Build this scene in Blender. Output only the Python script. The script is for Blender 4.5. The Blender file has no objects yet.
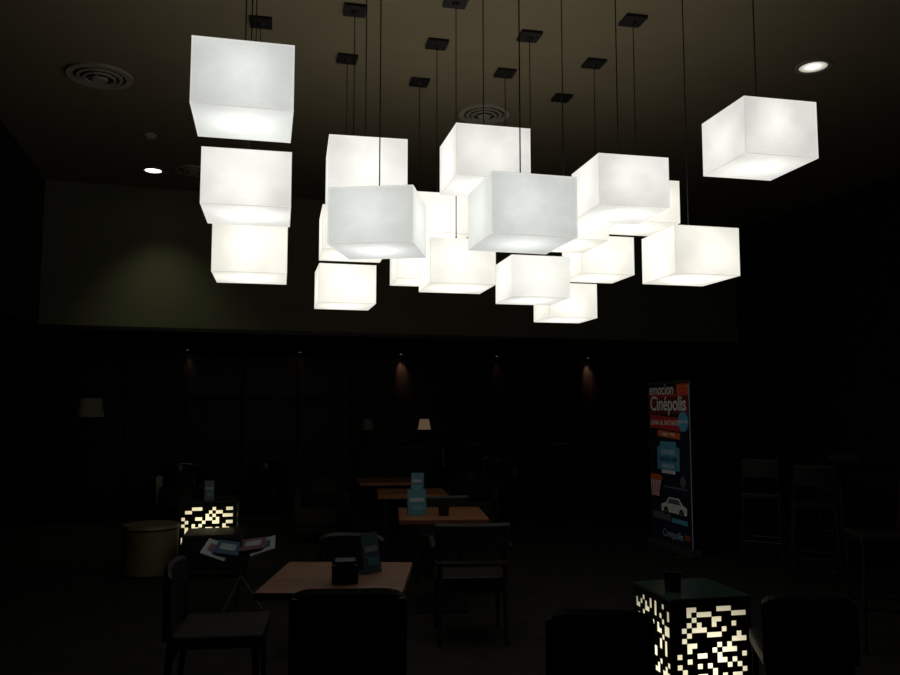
import bpy, bmesh, math, random
from mathutils import Matrix, Vector, Euler
sc = bpy.context.scene
try:
    sc.view_settings.view_transform = 'Standard'
except Exception:
    pass

# ------------------------------------------------------------ materials
def mat(name, col, rough=0.6, metal=0.0, noise=None, nscale=20, bump=0.0, spec=0.5, emit=None, estr=0):
    m = bpy.data.materials.new(name); m.use_nodes = True
    nt = m.node_tree; b = nt.nodes['Principled BSDF']
    b.inputs['Base Color'].default_value = (*col, 1)
    b.inputs['Roughness'].default_value = rough
    b.inputs['Metallic'].default_value = metal
    b.inputs['Specular IOR Level'].default_value = spec
    if emit:
        b.inputs['Emission Color'].default_value = (*emit, 1)
        b.inputs['Emission Strength'].default_value = estr
    if noise or bump:
        tc = nt.nodes.new('ShaderNodeTexCoord')
        n = nt.nodes.new('ShaderNodeTexNoise'); n.inputs['Scale'].default_value = nscale
        n.inputs['Detail'].default_value = 5
        nt.links.new(tc.outputs['Object'], n.inputs['Vector'])
        if noise:
            r = nt.nodes.new('ShaderNodeValToRGB')
            r.color_ramp.elements[0].position = 0.3; r.color_ramp.elements[1].position = 0.7
            r.color_ramp.elements[0].color = (*col, 1); r.color_ramp.elements[1].color = (*noise, 1)
            nt.links.new(n.outputs['Fac'], r.inputs['Fac'])
            nt.links.new(r.outputs['Color'], b.inputs['Base Color'])
        if bump:
            bp = nt.nodes.new('ShaderNodeBump'); bp.inputs['Strength'].default_value = bump
            bp.inputs['Distance'].default_value = 0.01
            nt.links.new(n.outputs['Fac'], bp.inputs['Height'])
            nt.links.new(bp.outputs['Normal'], b.inputs['Normal'])
    return m

def wood(name, c1, c2, rough=0.4, scale=3):
    m = bpy.data.materials.new(name); m.use_nodes = True
    nt = m.node_tree; b = nt.nodes['Principled BSDF']
    tc = nt.nodes.new('ShaderNodeTexCoord'); mp = nt.nodes.new('ShaderNodeMapping')
    mp.inputs['Scale'].default_value = (1, 9, 1)
    n = nt.nodes.new('ShaderNodeTexNoise'); n.inputs['Scale'].default_value = scale
    n.inputs['Detail'].default_value = 8; n.inputs['Distortion'].default_value = 0.6
    r = nt.nodes.new('ShaderNodeValToRGB')
    r.color_ramp.elements[0].position = 0.35; r.color_ramp.elements[1].position = 0.68
    r.color_ramp.elements[0].color = (*c1, 1); r.color_ramp.elements[1].color = (*c2, 1)
    nt.links.new(tc.outputs['Object'], mp.inputs['Vector']); nt.links.new(mp.outputs['Vector'], n.inputs['Vector'])
    nt.links.new(n.outputs['Fac'], r.inputs['Fac']); nt.links.new(r.outputs['Color'], b.inputs['Base Color'])
    b.inputs['Roughness'].default_value = rough
    b.inputs['Specular IOR Level'].default_value = 0.3
    return m

def shade_mat(name, col, base, k, power=-2, zc=0.0, mx=1.7, alb=0.5, mott=0.0):
    """luminous shade: glow falls off with distance from the bulb inside, mottled by noise in the emission strength"""
    m = bpy.data.materials.new(name); m.use_nodes = True
    nt = m.node_tree; b = nt.nodes['Principled BSDF']
    b.inputs['Base Color'].default_value = (alb, alb, alb*.96, 1); b.inputs['Roughness'].default_value = 0.5
    tc = nt.nodes.new('ShaderNodeTexCoord')
    sb = nt.nodes.new('ShaderNodeVectorMath'); sb.operation = 'SUBTRACT'; sb.inputs[1].default_value = (0,0,zc)
    nt.links.new(tc.outputs['Object'], sb.inputs[0])
    ln = nt.nodes.new('ShaderNodeVectorMath'); ln.operation = 'LENGTH'
    nt.links.new(sb.outputs['Vector'], ln.inputs[0])
    p = nt.nodes.new('ShaderNodeMath'); p.operation = 'POWER'; p.inputs[1].default_value = power
    nt.links.new(ln.outputs['Value'], p.inputs[0])
    a = nt.nodes.new('ShaderNodeMath'); a.operation = 'MULTIPLY_ADD'
    a.inputs[1].default_value = k; a.inputs[2].default_value = base
    nt.links.new(p.outputs[0], a.inputs[0])
    mn = nt.nodes.new('ShaderNodeMath'); mn.operation = 'MINIMUM'; mn.inputs[1].default_value = mx
    nt.links.new(a.outputs[0], mn.inputs[0])
    out = mn.outputs[0]
    if mott:
        oi = nt.nodes.new('ShaderNodeObjectInfo')
        ml = nt.nodes.new('ShaderNodeMath'); ml.operation='MULTIPLY'; ml.inputs[1].default_value=40
        nt.links.new(oi.outputs['Random'], ml.inputs[0])
        for scl,det,amt in ((4.5,2,mott),(45,4,.035)):
            n = nt.nodes.new('ShaderNodeTexNoise'); n.noise_dimensions='4D'; n.inputs['Scale'].default_value = scl; n.inputs['Detail'].default_value = det
            nt.links.new(ml.outputs[0], n.inputs['W']); nt.links.new(tc.outputs['Object'], n.inputs['Vector'])
            mr = nt.nodes.new('ShaderNodeMapRange'); mr.inputs['From Min'].default_value=.3; mr.inputs['From Max'].default_value=.7
            mr.inputs['To Min'].default_value=1-amt; mr.inputs['To Max'].default_value=1+amt
            nt.links.new(n.outputs['Fac'], mr.inputs['Value'])
            mu = nt.nodes.new('ShaderNodeMath'); mu.operation='MULTIPLY'
            nt.links.new(out, mu.inputs[0]); nt.links.new(mr.outputs['Result'], mu.inputs[1]); out = mu.outputs[0]
    b.inputs['Emission Color'].default_value = (*col, 1)
    nt.links.new(out, b.inputs['Emission Strength'])
    return m

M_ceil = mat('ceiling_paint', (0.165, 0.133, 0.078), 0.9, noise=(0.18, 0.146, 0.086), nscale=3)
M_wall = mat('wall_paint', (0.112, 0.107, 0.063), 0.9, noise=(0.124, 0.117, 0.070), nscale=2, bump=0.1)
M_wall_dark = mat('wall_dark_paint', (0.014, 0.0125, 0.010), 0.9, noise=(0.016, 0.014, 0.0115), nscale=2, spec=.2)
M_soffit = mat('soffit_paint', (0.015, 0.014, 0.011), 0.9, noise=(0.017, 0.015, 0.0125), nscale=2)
M_floor = mat('floor_carpet', (0.010, 0.009, 0.007), 0.85, noise=(0.020, 0.018, 0.0145), nscale=6, bump=0.3, spec=0.10)
M_panel = wood('panel_wood', (0.014, 0.0075, 0.005), (0.024, 0.013, 0.008), 0.5, 1.5)
M_table = wood('table_wood', (0.095, 0.035, 0.012), (0.165, 0.066, 0.024), 0.55)
M_dkwood = wood('dark_wood', (0.008, 0.0046, 0.0032), (0.014, 0.0083, 0.0053), 0.5)
M_black = mat('black_metal', (0.005, 0.005, 0.005), 0.45, noise=(0.008, 0.008, 0.008), spec=.3)
M_leather = mat('black_leather', (0.007, 0.0057, 0.0048), 0.5, noise=(0.010, 0.0082, 0.007), nscale=40, bump=0.2, spec=.25)
M_gleather = mat('glossy_leather', (0.008, 0.008, 0.008), 0.2, noise=(0.012, 0.011, 0.0105), nscale=30, bump=0.15, spec=.9)
M_glossblk = mat('gloss_black_plastic', (0.005, 0.005, 0.005), 0.15, noise=(0.008, 0.008, 0.008), spec=.4)
M_canopy = mat('canopy_metal', (0.008, 0.007, 0.006), 0.6, noise=(0.011, 0.009, 0.008), spec=.3)
M_cable = mat('cable_sheath', (0.008, 0.008, 0.007), 0.6, noise=(0.012, 0.011, 0.010), spec=.3)
M_vent = mat('vent_enamel', (0.27, 0.25, 0.19), 0.5, noise=(0.30, 0.27, 0.21))
M_base = mat('banner_base_metal', (0.03, 0.03, 0.03), 0.5, noise=(0.04, 0.04, 0.04))
M_ventdk = mat('vent_dark', (0.010, 0.009, 0.007), 0.8, noise=(0.013, 0.012, 0.010))
M_olive = mat('olive_vinyl', (0.095, 0.083, 0.034), 0.6, noise=(0.112, 0.095, 0.042), nscale=30)
M_cool = shade_mat('shade_cool', (0.975, 1.0, 0.955), 0.43, 0.0185, mx=1.25, mott=.10)
M_white = shade_mat('shade_white', (1.0, 0.995, 0.93), 0.47, 0.0230, mx=1.35, mott=.12)
M_warm = shade_mat('shade_warm', (1.0, 0.97, 0.86), 0.52, 0.0280, mx=1.5, mott=.12)
M_seam = mat('shade_seam', (0.5, 0.5, 0.48), 0.5, emit=(1, 0.97, 0.90), estr=0.56, noise=(0.55, 0.55, 0.5))
M_lampshade = mat('lampshade_linen', (0.32, 0.29, 0.23), 0.9, noise=(0.36, 0.32, 0.26), nscale=80)
M_lampglow = mat('lampshade_lit', (0.30, 0.23, 0.16), 0.9, noise=(0.34, 0.26, 0.19), nscale=80, emit=(1, 0.66, 0.40), estr=0.08)
M_bulb = mat('downlight_bulb', (0.9, 0.9, 0.8), 0.5, emit=(1, 1, 0.88), estr=3, noise=(0.95, 0.95, 0.85))
M_bulb2 = shade_mat('downlight_bulb_soft', (1.0, 1.0, 0.84), 0.1, 0.0035, -2, 0, 1.6)
M_bulbs = mat('small_bulb', (0.9, 0.8, 0.7), 0.5, emit=(1, 0.85, 0.65), estr=3.0, noise=(0.95, 0.85, 0.7))
M_glow = shade_mat('lantern_diffuser', (1, 0.91, 0.62), 0.05, 0.036, -2.6, 0.17, 2.2)
M_glow2 = shade_mat('lantern_diffuser_warm', (1, 0.88, 0.52), 0.15, 0.065, -2.2, 0.42, 1.8)
M_lantern = mat('lantern_lacquer', (0.014, 0.019, 0.013), 0.3, noise=(0.02, 0.026, 0.018))
M_glass = mat('lantern_glass_top', (0.022, 0.042, 0.030), 0.15, noise=(0.03, 0.05, 0.037))

# ------------------------------------------------------------ mesh builder
class B:
    def __init__(s): s.v=[]; s.f=[]; s.mi=[]; s.sm=[]; s.mats=[]
    def _m(s, m):
        if m not in s.mats: s.mats.append(m)
        return s.mats.index(m)
    def addbm(s, bm, m, M=Matrix(), smooth=False):
        o=len(s.v); i=s._m(m); bm.verts.index_update()
        for v in bm.verts: s.v.append(tuple(M @ v.co))
        for f in bm.faces:
            s.f.append([o+v.index for v in f.verts]); s.mi.append(i); s.sm.append(smooth)
        bm.free()
    def raw(s, vs, fs, m, smooth=False):
        o=len(s.v); i=s._m(m); s.v += [tuple(v) for v in vs]
        for f in fs: s.f.append([o+k for k in f]); s.mi.append(i); s.sm.append(smooth)
    def box(s, c, d, m, rot=(0,0,0), bev=0.0, seg=2):
        bm=bmesh.new(); bmesh.ops.create_cube(bm, size=1)
        bmesh.ops.scale(bm, vec=d, verts=bm.verts)
        if bev: bmesh.ops.bevel(bm, geom=list(bm.edges), offset=bev, segments=seg, profile=0.6, affect='EDGES')
        s.addbm(bm, m, Matrix.Translation(c) @ Euler(rot).to_matrix().to_4x4())
    def cyl(s, c, r1, r2, h, m, seg=32, rot=(0,0,0), bev=0):
        bm=bmesh.new(); bmesh.ops.create_cone(bm, cap_ends=True, segments=seg, radius1=r1, radius2=r2, depth=h)
        if bev:
            es=[e for e in bm.edges if abs(e.verts[0].co.z-e.verts[1].co.z)<1e-5]
            bmesh.ops.bevel(bm, geom=es, offset=bev, segments=2, profile=0.6, affect='EDGES')
        s.addbm(bm, m, Matrix.Translation(c) @ Euler(rot).to_matrix().to_4x4(), False)
    def rod(s, a, b, r, m, seg=8, r2=None):
        a=Vector(a); b=Vector(b); d=b-a
        bm=bmesh.new(); bmesh.ops.create_cone(bm, cap_ends=True, segments=seg, radius1=r, radius2=r if r2 is None else r2, depth=d.length)
        q=d.to_track_quat('Z','Y').to_matrix().to_4x4()
        s.addbm(bm, m, Matrix.Translation((a+b)/2) @ q)
    def ring(s, c, ro, ri, h, m, seg=40):
        vs=[]; fs=[]
        for k in range(seg):
            t=2*math.pi*k/seg; cx,sx=math.cos(t),math.sin(t)
            for r,z in ((ro,h/2),(ro,-h/2),(ri,-h/2),(ri,h/2)):
                vs.append((c[0]+r*cx,c[1]+r*sx,c[2]+z))
        for k in range(seg):
            a=4*k; b=4*((k+1)%seg)
            for j in range(4): fs.append((a+j,b+j,b+(j+1)%4,a+(j+1)%4))
        s.raw(vs,fs,m)
    def arc(s, c, r, th, a0, a1, z0, z1, m, n=18, ztop=None, sq=1.0):
        vs=[]; fs=[]
        for k in range(n+1):
            f=k/n; t=math.radians(a0+(a1-a0)*f); zt=z1 if ztop is None else ztop(f)
            cx,sx=math.cos(t),math.sin(t)*sq
            vs += [(c[0]+r*cx,c[1]+r*sx,z0),(c[0]+r*cx,c[1]+r*sx,zt-0.02),(c[0]+(r-th*.5)*cx,c[1]+(r-th*.5)*sx,zt),
                   (c[0]+(r-th)*cx,c[1]+(r-th)*sx,zt-0.02),(c[0]+(r-th)*cx,c[1]+(r-th)*sx,z0)]
        for k in range(n):
            a=5*k;b=a+5
            for j in range(5): fs.append((a+j,b+j,b+(j+1)%5,a+(j+1)%5))
        fs.append((0,1,2,3,4)); fs.append(tuple(5*n+j for j in (4,3,2,1,0)))
        s.raw(vs,fs,m,False)
    def build(s, name, loc=(0,0,0), rz=0, parent=None):
        me=bpy.data.meshes.new(name); me.from_pydata(s.v,[],s.f)
        for m in s.mats: me.materials.append(m)
        for p,i,sm in zip(me.polygons,s.mi,s.sm): p.material_index=i; p.use_smooth=sm
        bm=bmesh.new(); bm.from_mesh(me); bmesh.ops.recalc_face_normals(bm, faces=bm.faces); bm.to_mesh(me); bm.free()
        o=bpy.data.objects.new(name,me); sc.collection.objects.link(o)
        o.location=loc; o.rotation_euler=(0,0,math.radians(rz))
        if parent: o.parent=parent
        return o

# ------------------------------------------------------------ room (rotated 16.5 deg)
RY=16.5; P0=Vector((-5.32,10.26)); ca,sa=math.cos(math.radians(RY)),math.sin(math.radians(RY))
H=4.6; HS=2.643; S1=10.55; TB=3.5; TF=-15.0; SL=-3.2
def R(s_,t_,z=0.0): return (P0.x+s_*ca-t_*sa, P0.y+s_*sa+t_*ca, z)
def rbox(name, s0,s1,t0,t1,z0,z1,m):
    b=B(); b.box(((s0+s1)/2,(t0+t1)/2,(z0+z1)/2),(s1-s0,t1-t0,z1-z0),m)
    return b.build(name,(P0.x,P0.y,0),RY)
rbox('floor',SL-.2,S1+.2,TF-.2,TB+.2,-.1,0,M_floor)
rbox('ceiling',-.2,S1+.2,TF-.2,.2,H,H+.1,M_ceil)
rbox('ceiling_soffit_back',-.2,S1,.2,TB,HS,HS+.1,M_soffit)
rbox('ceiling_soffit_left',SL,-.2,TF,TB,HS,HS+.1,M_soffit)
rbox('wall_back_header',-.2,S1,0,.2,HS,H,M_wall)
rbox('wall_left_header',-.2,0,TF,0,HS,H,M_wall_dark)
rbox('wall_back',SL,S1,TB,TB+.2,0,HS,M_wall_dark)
rbox('wall_left',SL-.2,SL,TF-.2,TB+.2,0,HS+.1,M_wall_dark)
rbox('wall_right',S1,S1+.2,TF-.2,TB+.2,0,H,M_wall_dark)
rbox('wall_front',SL-.2,S1+.2,TF-.2,TF,0,H,M_wall_dark)
rbox('trim_1',0,S1,-.012,0,HS-.0,HS+.05,M_dkwood)
rbox('baseboard_back',SL,S1,TB-.02,TB,0,.12,M_dkwood)
rbox('baseboard_right',S1-.02,S1,TF,TB-.02,0,.12,M_dkwood)
b=B()
n=14; w=(S1-SL)/n
for i in range(n):
    for j,(z0,z1) in enumerate(((.14,.95),(.97,1.76),(1.78,2.56))):
        dp=.03 if (i+j)%2 else .02
        b.box((SL+w*(i+.5),TB-dp/2,(z0+z1)/2),(w-.03,dp,z1-z0),M_panel,bev=.008)
b.build('wall_panelling',(P0.x,P0.y,0),RY)

# ------------------------------------------------------------ pendant lamps
L=.46
def pendant(X,Y,zt,m,rz=12,LH=.315):
    b=B(); zc=zt-LH/2; h=LH/2; e=L/2
    b.box((0,0,0),(L-.003,L-.003,LH-.003),m,bev=.004)
    for sx in(-1,1):
        for sy in(-1,1):
            b.box((sx*(e-.0016),sy*(e-.0016),0),(.0036,.0036,LH),M_seam)
        for z in (-1,1):
            b.box((sx*(e-.0016),0,z*(h-.0016)),(.0036,L,.0036),M_seam)
            b.box((0,sx*(e-.0016),z*(h-.0016)),(L,.0036,.0036),M_seam)
    b.cyl((0,0,h+.012),.03,.03,.025,M_canopy,16)
    b.cyl((0,0,h+.04),.012,.006,.04,M_canopy,12)
    b.rod((0,0,h),(0,0,H-zc-.01),.0038,M_cable,6)
    b.box((0,0,H-zc-.0125),(.17,.17,.025),M_canopy,bev=.004)
    b.cyl((0,0,H-zc-.035),.02,.03,.02,M_canopy,16)
    return b.build('pendant_lamp',(X,Y,zc),rz)
lamps=[(-1.0,3.76,3.29,M_cool,13),(-1.11,4.30,2.955,M_white,12,.30),(-1.30,5.15,2.765,M_warm,12),(-1.467,5.95,3.16,M_warm,12),
(-.52,4.78,3.19,M_white,11),(-.715,5.76,3.03,M_warm,12),(-.88,6.60,2.767,M_warm,14),
(-.395,4.38,2.78,M_cool,-7,.305),(.21,4.87,3.29,M_white,13),(.38,4.22,2.80,M_cool,14,.32),
(1.08,5.0,3.15,M_white,12),(1.413,5.92,3.27,M_warm,12),(1.83,4.62,3.355,M_white,12,.33),(1.61,5.30,2.777,M_warm,13),
(-.107,6.32,3.28,M_warm,12),(-.28,7.09,3.046,M_warm,12),(.044,5.63,2.77,M_warm,12),(.64,6.18,2.755,M_white,12),
(1.08,7.46,2.747,M_warm,12),(1.25,6.69,3.017,M_warm,12),(.79,5.43,3.038,M_warm,12),(.491,6.89,3.37,M_warm,12)]
for a in lamps: pendant(*a)

# ------------------------------------------------------------ ceiling fittings
def vent(X,Y,r):
    b=B()
    b.cyl((0,0,-.004),r,r*.98,.008,M_ventdk,40)
    for k,(ro,ri,z) in enumerate(((1.0,.80,-.012),(.70,.60,-.024),(.50,.42,-.034))):
        b.ring((0,0,z),r*ro,r*ri,.022 if k==0 else .012,M_vent)
    b.cyl((0,0,-.045),r*.22,r*.26,.014,M_vent,24)
    b.rod((0,0,-.045),(0,0,0),.01,M_ventdk)
    for k in range(4):
        t=k*math.pi/2
        b.rod((0,0,-.03),(r*.85*math.cos(t),r*.85*math.sin(t),-.012),.004,M_vent)
    b.build('ceiling_air_vent',(X,Y,H))
vent(-3.16,6.96,.28); vent(.346,7.88,.26); vent(-3.24,9.83,.22)
b=B(); b.cyl((0,0,-.012),.075,.075,.024,M_vent,32); b.cyl((0,0,-.035),.035,.06,.024,M_vent,32); b.build('smoke_detector',(-3.3,8.53,H))

def spot(parent_loc,power,size,blend,col,rad=.03):
    ld=bpy.data.lights.new('spot','SPOT'); ld.energy=power; ld.spot_size=math.radians(size); ld.spot_blend=blend
    ld.color=col; ld.shadow_soft_size=rad
    o=bpy.data.objects.new('bulb_light',ld); sc.collection.objects.link(o); o.location=parent_loc
    return o
def downlight(X,Y,z,r,power,size,col,bulbm,tilt=(0,0),blend=.8):
    e=bpy.data.objects.new('recessed_downlight',None); sc.collection.objects.link(e); e.location=(X,Y,z); e.empty_display_size=.1
    b=B(); b.ring((0,0,-.006),r,r*.78,.012,M_vent); b.cyl((0,0,-.003),r*.78,r*.78,.006,bulbm,32)
    b.build('fixture',(0,0,0),0,e)
    s=spot((0,0,-.03),power,size,blend,col,rad=r*.6); s.parent=e
    s.rotation_euler=(tilt[0],tilt[1],0)
downlight(-3.74,9.83,H,.13,32,80,(.88,1,.66),M_bulb,(math.radians(14),0),1)
downlight(3.19,6.77,H,.15,4,80,(1,1,.85),M_bulb2)
for s_,p in ((1.74,1.6),(3.68,.6),(5.58,11),(7.5,.8),(9.47,15)):
    x,y,z=R(s_,TB-.15)
    downlight(x,y,HS,.035,p,44,(1,.64,.44),M_bulbs,(math.radians(24),0),1)

# ------------------------------------------------------------ banner
def bannerm(n,c): return mat(n,c,.5,noise=tuple(min(1,x*1.1) for x in c),nscale=4)
C_nav=bannerm('print_navy',(.012,.015,.036)); C_red=bannerm('print_red',(.55,.035,.04)); C_or=bannerm('print_orange',(.7,.16,.04))
C_cy=bannerm('print_cyan',(.10,.38,.58)); C_wh=bannerm('print_white',(.8,.8,.8)); C_gr=bannerm('print_grey',(.14,.14,.17))
C_ltbl=bannerm('print_and_lit_edge_blue',(.32,.52,.64)); C_brn=bannerm('print_maroon',(.14,.025,.02))
bn=bpy.data.objects.new('roll_up_banner',None); sc.collection.objects.link(bn)
bn.location=(2.49,9.13,0); bn.rotation_euler=(0,0,math.radians(-76.4))
W=.94; HB=1.9
b=B()
b.box((0,0,HB/2+.03),(W,.012,HB-.08),C_nav)
b.box((0,0,HB-.0),(W+.01,.03,.03),M_base,bev=.004)
b.box((0,.02,.05),(W+.04,.14,.09),M_base,bev=.02)
b.rod((0,.03,.09),(0,.02,HB),.01,M_base)
b.box((-W*.32,.02,.0075),(.05,.34,.015),M_base); b.box((W*.32,.02,.0075),(.05,.34,.015),M_base)
b.box((W/2-.006,-.007,HB/2+.03),(.012,.003,HB-.08),C_ltbl)  # pale strip along the frame edge, its lit line put into the colour
b.build('stand_and_sheet',(0,0,0),0,bn)
b=B(); yy=-.0075
b.box((.0,yy,1.69),(W*.97,.002,.30),C_brn)
b.box((.0,yy-.001,1.755),(W*.97,.002,.02),C_red)
b.box((.33,yy-.001,1.82),(.24,.002,.11),C_or)
b.box((-.05,yy-.001,1.44),(.74,.002,.15),C_red,rot=(0,math.radians(3),0))
b.box((-.0,yy-.001,1.31),(.5,.002,.07),C_or,rot=(0,math.radians(3),0))
b.cyl((.33,yy-.003,1.46),.11,.11,.002,C_cy,32,rot=(math.pi/2,0,0))
b.box((-.02,yy-.001,1.04),(.50,.002,.26),C_cy,bev=.0009)
b.box((-.02,yy-.001,1.20),(.36,.002,.06),C_cy)
b.box((-.02,yy-.001,.89),(.30,.002,.04),C_wh)
b.raw([(-.20,yy-.002,.44),(.36,yy-.002,.44),(.37,yy-.002,.52),(.28,yy-.002,.545),(.20,yy-.002,.61),(-.02,yy-.002,.61),(-.10,yy-.002,.54),(-.20,yy-.002,.52)],[tuple(range(8))],C_wh)
b.raw([(-.06,yy-.003,.54),(.24,yy-.003,.54),(.185,yy-.003,.595),(-.01,yy-.003,.595)],[(0,1,2,3)],C_gr)
for x in(-.09,.25): b.cyl((x,yy-.004,.45),.05,.05,.002,M_black,20,rot=(math.pi/2,0,0)); b.cyl((x,yy-.006,.45),.025,.025,.002,C_gr,16,rot=(math.pi/2,0,0))
b.raw([(-.42,yy-.002,.60),(-.24,yy-.002,.60),(-.20,yy-.002,.78),(-.44,yy-.002,.78)],[(0,1,2,3)],C_wh)
for k in range(5): b.box((-.40+k*.04,yy-.003,.69),(.018,.002,.17),C_red)
for k in range(9): b.cyl((-.42+.028*k,yy-.003,.80+.02*(k%2)),.028,.028,.002,C_or,14,rot=(math.pi/2,0,0))
b.box((-.2,yy-.001,.38),(.4,.002,.08),C_gr); b.box((.2,yy-.001,.36),(.34,.002,.05),C_cy)
b.box((.12,yy-.001,.72),(.5,.002,.02),C_gr); b.cyl((.3,yy-.003,.80),.06,.06,.002,C_gr,24,rot=(math.pi/2,0,0))
b.build('printed_graphics',(0,0,0),0,bn)
def txt(s,x,z,size,m,sx=1,off=.0):
    cu=bpy.data.curves.new('t','FONT'); cu.body=s; cu.size=size; cu.align_x='CENTER'; cu.align_y='CENTER'; cu.extrude=.001; cu.offset=off
    o=bpy.data.objects.new('tmp',cu); sc.collection.objects.link(o); bpy.context.view_layer.update()
    me=bpy.data.meshes.new_from_object(o); bpy.data.objects.remove(o)
    me.materials.clear(); me.materials.append(m)
    p=bpy.data.objects.new('lettering',me); sc.collection.objects.link(p); p.parent=bn
    p.location=(x,-.013,z); p.rotation_euler=(math.pi/2,0,0); p.scale=(sx,1,1)
txt('emocion',-.14,1.82,.18,C_wh,.90,.001); txt('ES',.34,1.82,.16,C_red,1,.002); txt('Cinépolis',-.0,1.655,.235,C_wh,.92,.003)
txt('GANA AL INSTANTE',-.08,1.44,.085,C_wh,.85); txt('¡GRATIS!',.33,1.46,.05,C_wh); txt('VIAJES Y MAS',0,1.31,.05,C_wh)
txt('LLEVATE',-.02,1.11,.08,C_wh); txt('HASTA 100',-.02,1.03,.08,C_nav); txt('PREMIOS',-.02,.95,.07,C_wh)
txt('Cinépolis',.05,.20,.12,C_ltbl); txt('VIP',.37,.20,.09,C_or)

# ------------------------------------------------------------ furniture
def table(X,Y,rz,w=.70,d=.74,z=.75):
    b=B(); b.box((0,0,z-.018),(w,d,.036),M_table,bev=.005)
    b.box((0,0,z-.05),(w*.5,d*.5,.03),M_black)
    b.cyl((0,0,(z-.06)/2),.035,.035,z-.08,M_black,20)
    b.box((0,0,.012),(w*.6,w*.6,.024),M_black,bev=.008)
    return b.build('cafe_table',(X,Y,0),rz)
table(-.56,4.17,-1,.69,.76); table(-.07,6.65,4,.70,.80); table(-.40,8.35,6,.7,.7); table(-.76,9.7,10,.7,.7)

def chair(X,Y,rz,kind='solid',name='dining_chair',w=.50,top=.82):
    b=B(); m=M_leather
    hz=.45
    b.box((0,.02,hz-.035),(w-.02,.46,.07),m,bev=.02,seg=3)
    for sx in(-1,1):
        b.rod((sx*(w/2-.03),.22,0),(sx*(w/2-.035),.21,hz-.05),.014,M_dkwood,10,.02)
        b.rod((sx*(w/2-.03),-.25,0),(sx*(w/2-.035),-.21,hz-.05),.014,M_dkwood,10,.02)
        b.rod((sx*(w/2-.035),-.21,hz-.05),(sx*(w/2-.03),-.25,top-.04),.018,M_dkwood,10)
    b.box((0,.20,hz-.09),(w-.06,.02,.04),M_dkwood); b.box((0,-.2,hz-.09),(w-.06,.02,.04),M_dkwood)
    R_=.9; half=math.degrees(math.asin((w/2)/R_))
    if kind=='solid':
        b.arc((0,.62,0),R_,.035,270-half,270+half,hz-.02,top,m,14,ztop=lambda f: top-.035*abs(2*f-1)**6)
    else:
        b.arc((0,.62,0),R_,.03,270-half,270+half,top-.17,top,m,14)
        b.arc((0,.62,0),R_,.02,270-half,270+half,hz+.08,hz+.12,M_dkwood,14)
        for sx in(-1,1):
            b.box((sx*(w/2+.005),.0,.65),(.04,.46,.03),M_dkwood,bev=.008)
            b.rod((sx*(w/2+.005),.19,hz-.05),(sx*(w/2+.005),.19,.64),.014,M_dkwood,10)
    return b.build(name,(X,Y,0),rz)
chair(-.43,3.60,3,'solid',w=.48,top=.87)
chair(-1.24,4.42,-82,'solid',top=.79)
chair(.14,5.82,4,'open','dining_armchair',.52,.82)
chair(.62,3.46,-8,'solid',w=.42,top=.82)
chair(-.72,5.55,175,'solid',w=.48,top=.72)
chair(-.1,7.75,5,'open','dining_armchair',.5,.8)
chair(1.72,4.05,-12,'solid',w=.42,top=.74)

def tub(X,Y,rz,m=M_leather,s=1.0):
    b=B()
    b.box((0,.02,.31),(.52,.56,.22),m,bev=.04,seg=3)
    b.arc((0,.0,0),.36,.09,170,370,.14,.74,m,24,ztop=lambda f:.60+.16*math.sin(math.pi*f))
    b.box((0,0,.17),(.54,.5,.08),m)
    b.box((0,-.18,.52),(.44,.09,.24),m,rot=(-.15,0,0),bev=.035,seg=3)
    for sx in(-1,1):
        for sy in(-1,1): b.rod((sx*.2,sy*.2,0),(sx*.2,sy*.19,.15),.016,M_dkwood,10,.022)
    return b.build('tub_armchair',(X,Y,0),rz)
tub(-1.55,9.9,170); tub(.28,10.7,185)
x,y,z=R(1.75,1.7); tub(x,y,195,M_gleather); x,y,z=R(3.0,1.7); tub(x,y,175,M_gleather)
x,y,z=R(7.0,2.0); tub(x,y,190,M_gleather)

x,y,z=R(8.1,2.95)
b=B()
b.box((0,0,.24),(3.6,.66,.30),M_gleather,bev=.03)
b.box((0,0,.05),(3.4,.56,.10),M_dkwood)
for k in range(4):
    b.box((-1.35+.9*k,-.02,.43),(.88,.62,.12),M_gleather,bev=.04,seg=3)
    b.box((-1.35+.9*k,.25,.70),(.88,.14,.46),M_gleather,rot=(-.12,0,0),bev=.045,seg=3)
b.build('banquette_sofa',(x,y,0),RY)
for s_ in (8.0,9.1):
    x,y,z=R(s_,1.75)
    b=B(); b.box((0,0,.44),(.7,.55,.03),M_glossblk,bev=.006); b.box((0,0,.16),(.56,.42,.02),M_dkwood,bev=.004)
    for sx in(-1,1):
        for sy in(-1,1): b.box((sx*.30,sy*.22,.213),(.04,.04,.426),M_dkwood,bev=.004)
    b.build('coffee_table',(x,y,0),RY)

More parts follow.
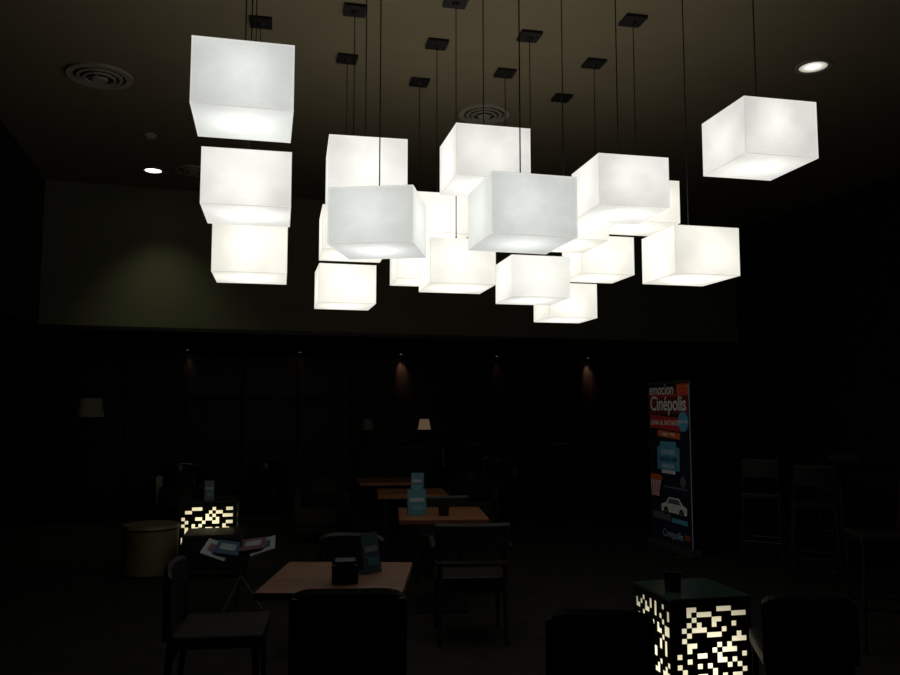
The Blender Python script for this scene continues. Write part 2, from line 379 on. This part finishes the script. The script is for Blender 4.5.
# console with two table lamps
x,y,z=R(5.4,2.95)
b=B()
b.box((0,0,.90),(1.5,.42,.04),M_table,bev=.006); b.box((0,0,.60),(1.4,.36,.56),M_dkwood,bev=.006)
for i in range(3): b.box((-.46+.46*i,-.187,.62),(.43,.014,.46),M_dkwood,bev=.004); b.cyl((-.46+.46*i,-.2,.72),.012,.012,.02,M_base,12,rot=(math.pi/2,0,0))
for sx in(-1,1):
    for sy in(-1,1): b.box((sx*.66,sy*.14,.16),(.05,.05,.32),M_dkwood)
b.build('console_cabinet',(x,y,0),RY)
def tlamp(X,Y,z0,m):
    b=B(); b.cyl((0,0,.012),.07,.06,.024,M_black,24); b.cyl((0,0,.17),.022,.014,.30,M_black,16); b.cyl((0,0,.09),.02,.045,.09,M_black,20)
    b.cyl((0,0,.13),.045,.02,.03,M_black,20)
    bm=bmesh.new(); bmesh.ops.create_cone(bm,cap_ends=False,segments=32,radius1=.12,radius2=.085,depth=.19); b.addbm(bm,m,Matrix.Translation((0,0,.40)),True)
    b.rod((-.1,0,.33),(.1,0,.33),.004,M_black); b.build('table_lamp',(X,Y,z0))
x,y,z=R(4.87,2.95); tlamp(x,y,.92,M_lampshade)
x,y,z=R(5.93,2.95); tlamp(x,y,.92,M_lampglow)
b=B(); b.cyl((0,0,.015),.14,.14,.03,M_black,32,bev=.006); b.rod((0,0,.03),(0,0,1.6),.012,M_black,12)
b.rod((0,0,1.05),(-.10,0,.03),.008,M_black); b.rod((0,0,1.05),(.10,0,.03),.008,M_black)
bm=bmesh.new(); bmesh.ops.create_cone(bm,cap_ends=False,segments=40,radius1=.19,radius2=.155,depth=.27); b.addbm(bm,M_lampshade,Matrix.Translation((0,0,1.62)),True)
b.rod((-.17,0,1.52),(.17,0,1.52),.004,M_black)
b.build('floor_lamp',(-5.25,11.7,0))

b=B(); b.cyl((0,0,.235),.255,.265,.43,M_olive,48); b.cyl((0,0,.465),.27,.26,.03,M_olive,48); b.ring((0,0,.445),.272,.25,.012,M_dkwood,48); b.cyl((0,0,.012),.24,.24,.024,M_black,40)
b.build('drum_pouf',(-2.93,7.95,0))
b=B(); b.box((0,0,.22),(.62,.55,.28),M_leather,bev=.04,seg=3); b.box((0,0,.36),(.60,.53,.10),M_leather,bev=.03,seg=3)
for sx in(-1,1):
    for sy in(-1,1): b.rod((sx*.24,sy*.2,0),(sx*.24,sy*.2,.1),.02,M_dkwood,10)
b.build('ottoman',(-2.28,7.95,0),12)

# perforated lantern side tables
def lantern(X,Y,rz,seed,s=.49,h=.50,n=17,nz=16,glow=None):
    rnd=random.Random(seed); b=B()
    g=.005; z0=.04; z1=h-.022
    b.box((0,0,(z0+z1)/2),(s-.03,s-.03,z1-z0),glow or M_glow)
    b.box((0,0,.02),(s,s,.04),M_lantern,bev=.004)
    b.box((0,0,h-.014),(s+.012,s+.012,.016),M_lantern,bev=.003)
    b.box((0,0,h-.003),(s+.004,s+.004,.006),M_glass,bev=.001)
    shapes=[[(0,0)],[(0,0),(1,0)],[(0,0),(0,1)],[(0,0),(1,0),(0,1)],[(0,0),(1,0),(1,1)],[(0,0),(0,1),(0,2)],[(0,0),(1,0),(2,0)],
            [(0,0),(1,0),(0,1),(1,1)],[(0,0),(1,0),(2,0),(1,1)],[(0,0),(0,1),(1,1)]]
    for fidx in range(4):
        solid=[[True]*nz for _ in range(n)]
        for k in range(900):
            i=rnd.randrange(1,n-1); j=rnd.randrange(1,nz-1); sh=rnd.choice(shapes)
            cells=[(i+p,j+q) for p,q in sh]
            ok=True
            for c in cells:
                if not(0<c[0]<n-1 and 0<c[1]<nz-1) or not solid[c[0]][c[1]]: ok=False;break
                for d in((1,0),(-1,0),(0,1),(0,-1)):
                    if not solid[c[0]+d[0]][c[1]+d[1]]: ok=False
            if ok:
                for c in cells: solid[c[0]][c[1]]=False
        cw=s/n; ch=(z1-z0)/nz; RM=Matrix.Rotation(fidx*math.pi/2,4,'Z')
        for i in range(n):
            j=0
            while j<nz:
                if solid[i][j]:
                    k=j
                    while k<nz and solid[i][k]: k+=1
                    c=Vector((-s/2+cw*(i+.5),-s/2+g/2,z0+ch*(j+k)/2))
                    bm=bmesh.new(); bmesh.ops.create_cube(bm,size=1); bmesh.ops.scale(bm,vec=(cw,g,ch*(k-j)),verts=bm.verts)
                    b.addbm(bm,M_lantern,RM@Matrix.Translation(c)); j=k
                else: j+=1
    return b.build('lantern_side_table',(X,Y,0),rz)
lantern(1.45,4.95,12,3,.50,.52,16,16); lantern(-2.58,8.7,12,8,.58,.64,17,17,M_glow2)
def holder(X,Y,z,s=1.0):
    b=B(); b.cyl((0,0,.055*s),.045*s,.055*s,.11*s,M_glossblk,28); b.ring((0,0,.112*s),.055*s,.042*s,.008*s,M_black,28)
    b.build('candle_holder',(X,Y,z))
holder(1.33,4.88,.521)
def napkin(X,Y,z,rz=10):
    b=B(); b.box((0,0,.045),(.13,.13,.09),M_glossblk,bev=.006); b.box((0,0,.098),(.10,.10,.016),M_black,bev=.003)
    for sx in(-1,1): b.box((sx*.06,0,.10),(.008,.12,.03),M_glossblk)
    b.build('napkin_holder',(X,Y,z),rz)
C_card=bannerm('card_print',(.05,.08,.10)); C_card2=bannerm('card_blue',(.035,.11,.14)); C_cwh=bannerm('card_pale',(.22,.25,.26)); C_ccy=bannerm('card_cyan',(.06,.17,.21))
def tent(X,Y,z,rz,m,w=.11,h=.2):
    b=B(); d=.045
    for sg in(-1,1):
        b.raw([(-w/2,sg*d,0),(w/2,sg*d,0),(w/2,sg*.002,h),(-w/2,sg*.002,h),(-w/2,sg*(d-.003),0),(w/2,sg*(d-.003),0),(w/2,0,h-.004),(-w/2,0,h-.004)],
              [(0,1,2,3),(7,6,5,4),(0,4,5,1),(1,5,6,2),(2,6,7,3),(3,7,4,0)],m)
        b.box((0,sg*(d*(1-.6)+.003),h*.6),(w*.75,.002,.03),C_cwh,rot=(sg*math.atan(d/h),0,0))
        b.box((0,sg*(d*(1-.3)+.003),h*.3),(w*.6,.002,.04),C_ccy,rot=(sg*math.atan(d/h),0,0))
    b.box((0,0,.002),(w,d*2,.004),m)
    b.build('tent_card',(X,Y,z),rz)
napkin(-.52,4.04,.751,8); tent(-.43,4.27,.751,50,C_card,.12,.20)
tent(-.27,6.55,.751,10,C_card2,.15,.20); tent(-.33,8.25,.751,-10,C_card2,.13,.2)
b=B(); b.cyl((0,0,.04),.04,.045,.08,M_glossblk,24); b.ring((0,0,.082),.046,.034,.006,M_black,24); b.build('candle_holder',(-.05,6.5,.751))
tent(-2.56,8.6,.641,20,C_card,.10,.2); napkin(-2.70,8.75,.641,0)

# magazine stand
b=B()
for k in range(3):
    t=math.radians(90+120*k+20); b.rod((0,0,.27),(.18*math.cos(t),.18*math.sin(t),.008),.008,M_base)
    b.cyl((.18*math.cos(t),.18*math.sin(t),.006),.012,.012,.012,M_black,12)
b.rod((0,0,.25),(0,0,.58),.011,M_base,12)
b.rod((-.25,0,.47),(0,0,.43),.007,M_base); b.rod((.25,0,.47),(0,0,.43),.007,M_base)
C_mag1=bannerm('magazine_cover',(.26,.29,.30)); C_mag2=bannerm('magazine_photo',(.12,.06,.08)); C_mag3=bannerm('magazine_blue',(.03,.07,.12))
for k,(cx,rx,ry,m) in enumerate(((-.19,.40,.35,C_mag1),(-.10,.30,.15,C_mag3),(.17,.35,-.3,C_mag1),(.09,.25,-.12,C_mag2))):
    b.box((cx,0.02*k-.03,.48+.01*k),(.20,.22,.008),m,rot=(rx,ry,0)); b.box((cx,0.02*k-.036,.487+.01*k),(.12,.10,.004),(C_mag2,C_cwh,C_mag3,C_mag1)[k],rot=(rx,ry,0))
b.build('magazine_stand',(-1.68,6.55,0),5)

def stool(X,Y,rz):
    b=B(); hz=.76
    b.box((0,0,hz-.03),(.38,.38,.06),M_leather,bev=.02,seg=3)
    for sx in(-1,1):
        for sy in(-1,1): b.rod((sx*.20,sy*.20,0),(sx*.165,sy*.165,hz-.04),.014,M_dkwood,10,.017)
        b.rod((sx*.165,-.165,hz-.04),(sx*.17,-.20,1.08),.014,M_dkwood,10)
        b.rod((sx*.185,-.185,.28),(sx*.185,.185,.28),.01,M_dkwood)
        b.rod((-.185,sx*.185,.28),(.185,sx*.185,.28),.01,M_dkwood)
    b.arc((0,.6,0),.82,.03,258,282,.92,1.10,M_leather,10)
    b.build('bar_stool',(X,Y,0),rz)
stool(3.20,8.25,-30); stool(3.30,7.35,-20); stool(4.3,8.9,140); stool(2.95,5.55,80)
b=B(); b.box((0,0,1.03),(.7,.7,.04),M_dkwood,bev=.006); b.cyl((0,0,.52),.035,.035,.99,M_black,20); b.cyl((0,0,.012),.24,.22,.024,M_black,32)
b.build('high_bar_table',(3.95,8.15,0),16)

# ------------------------------------------------------------ camera & world
w=bpy.data.worlds.new('World'); sc.world=w; w.use_nodes=True
w.node_tree.nodes['Background'].inputs[0].default_value=(0,0,0,1)
cd=bpy.data.cameras.new('cam'); cam=bpy.data.objects.new('camera',cd); sc.collection.objects.link(cam)
cam.location=(0,0,1.6); cam.rotation_euler=(math.radians(95.12),0,0); cd.lens=31.92; cd.sensor_width=36
cd.clip_start=.05; sc.camera=cam
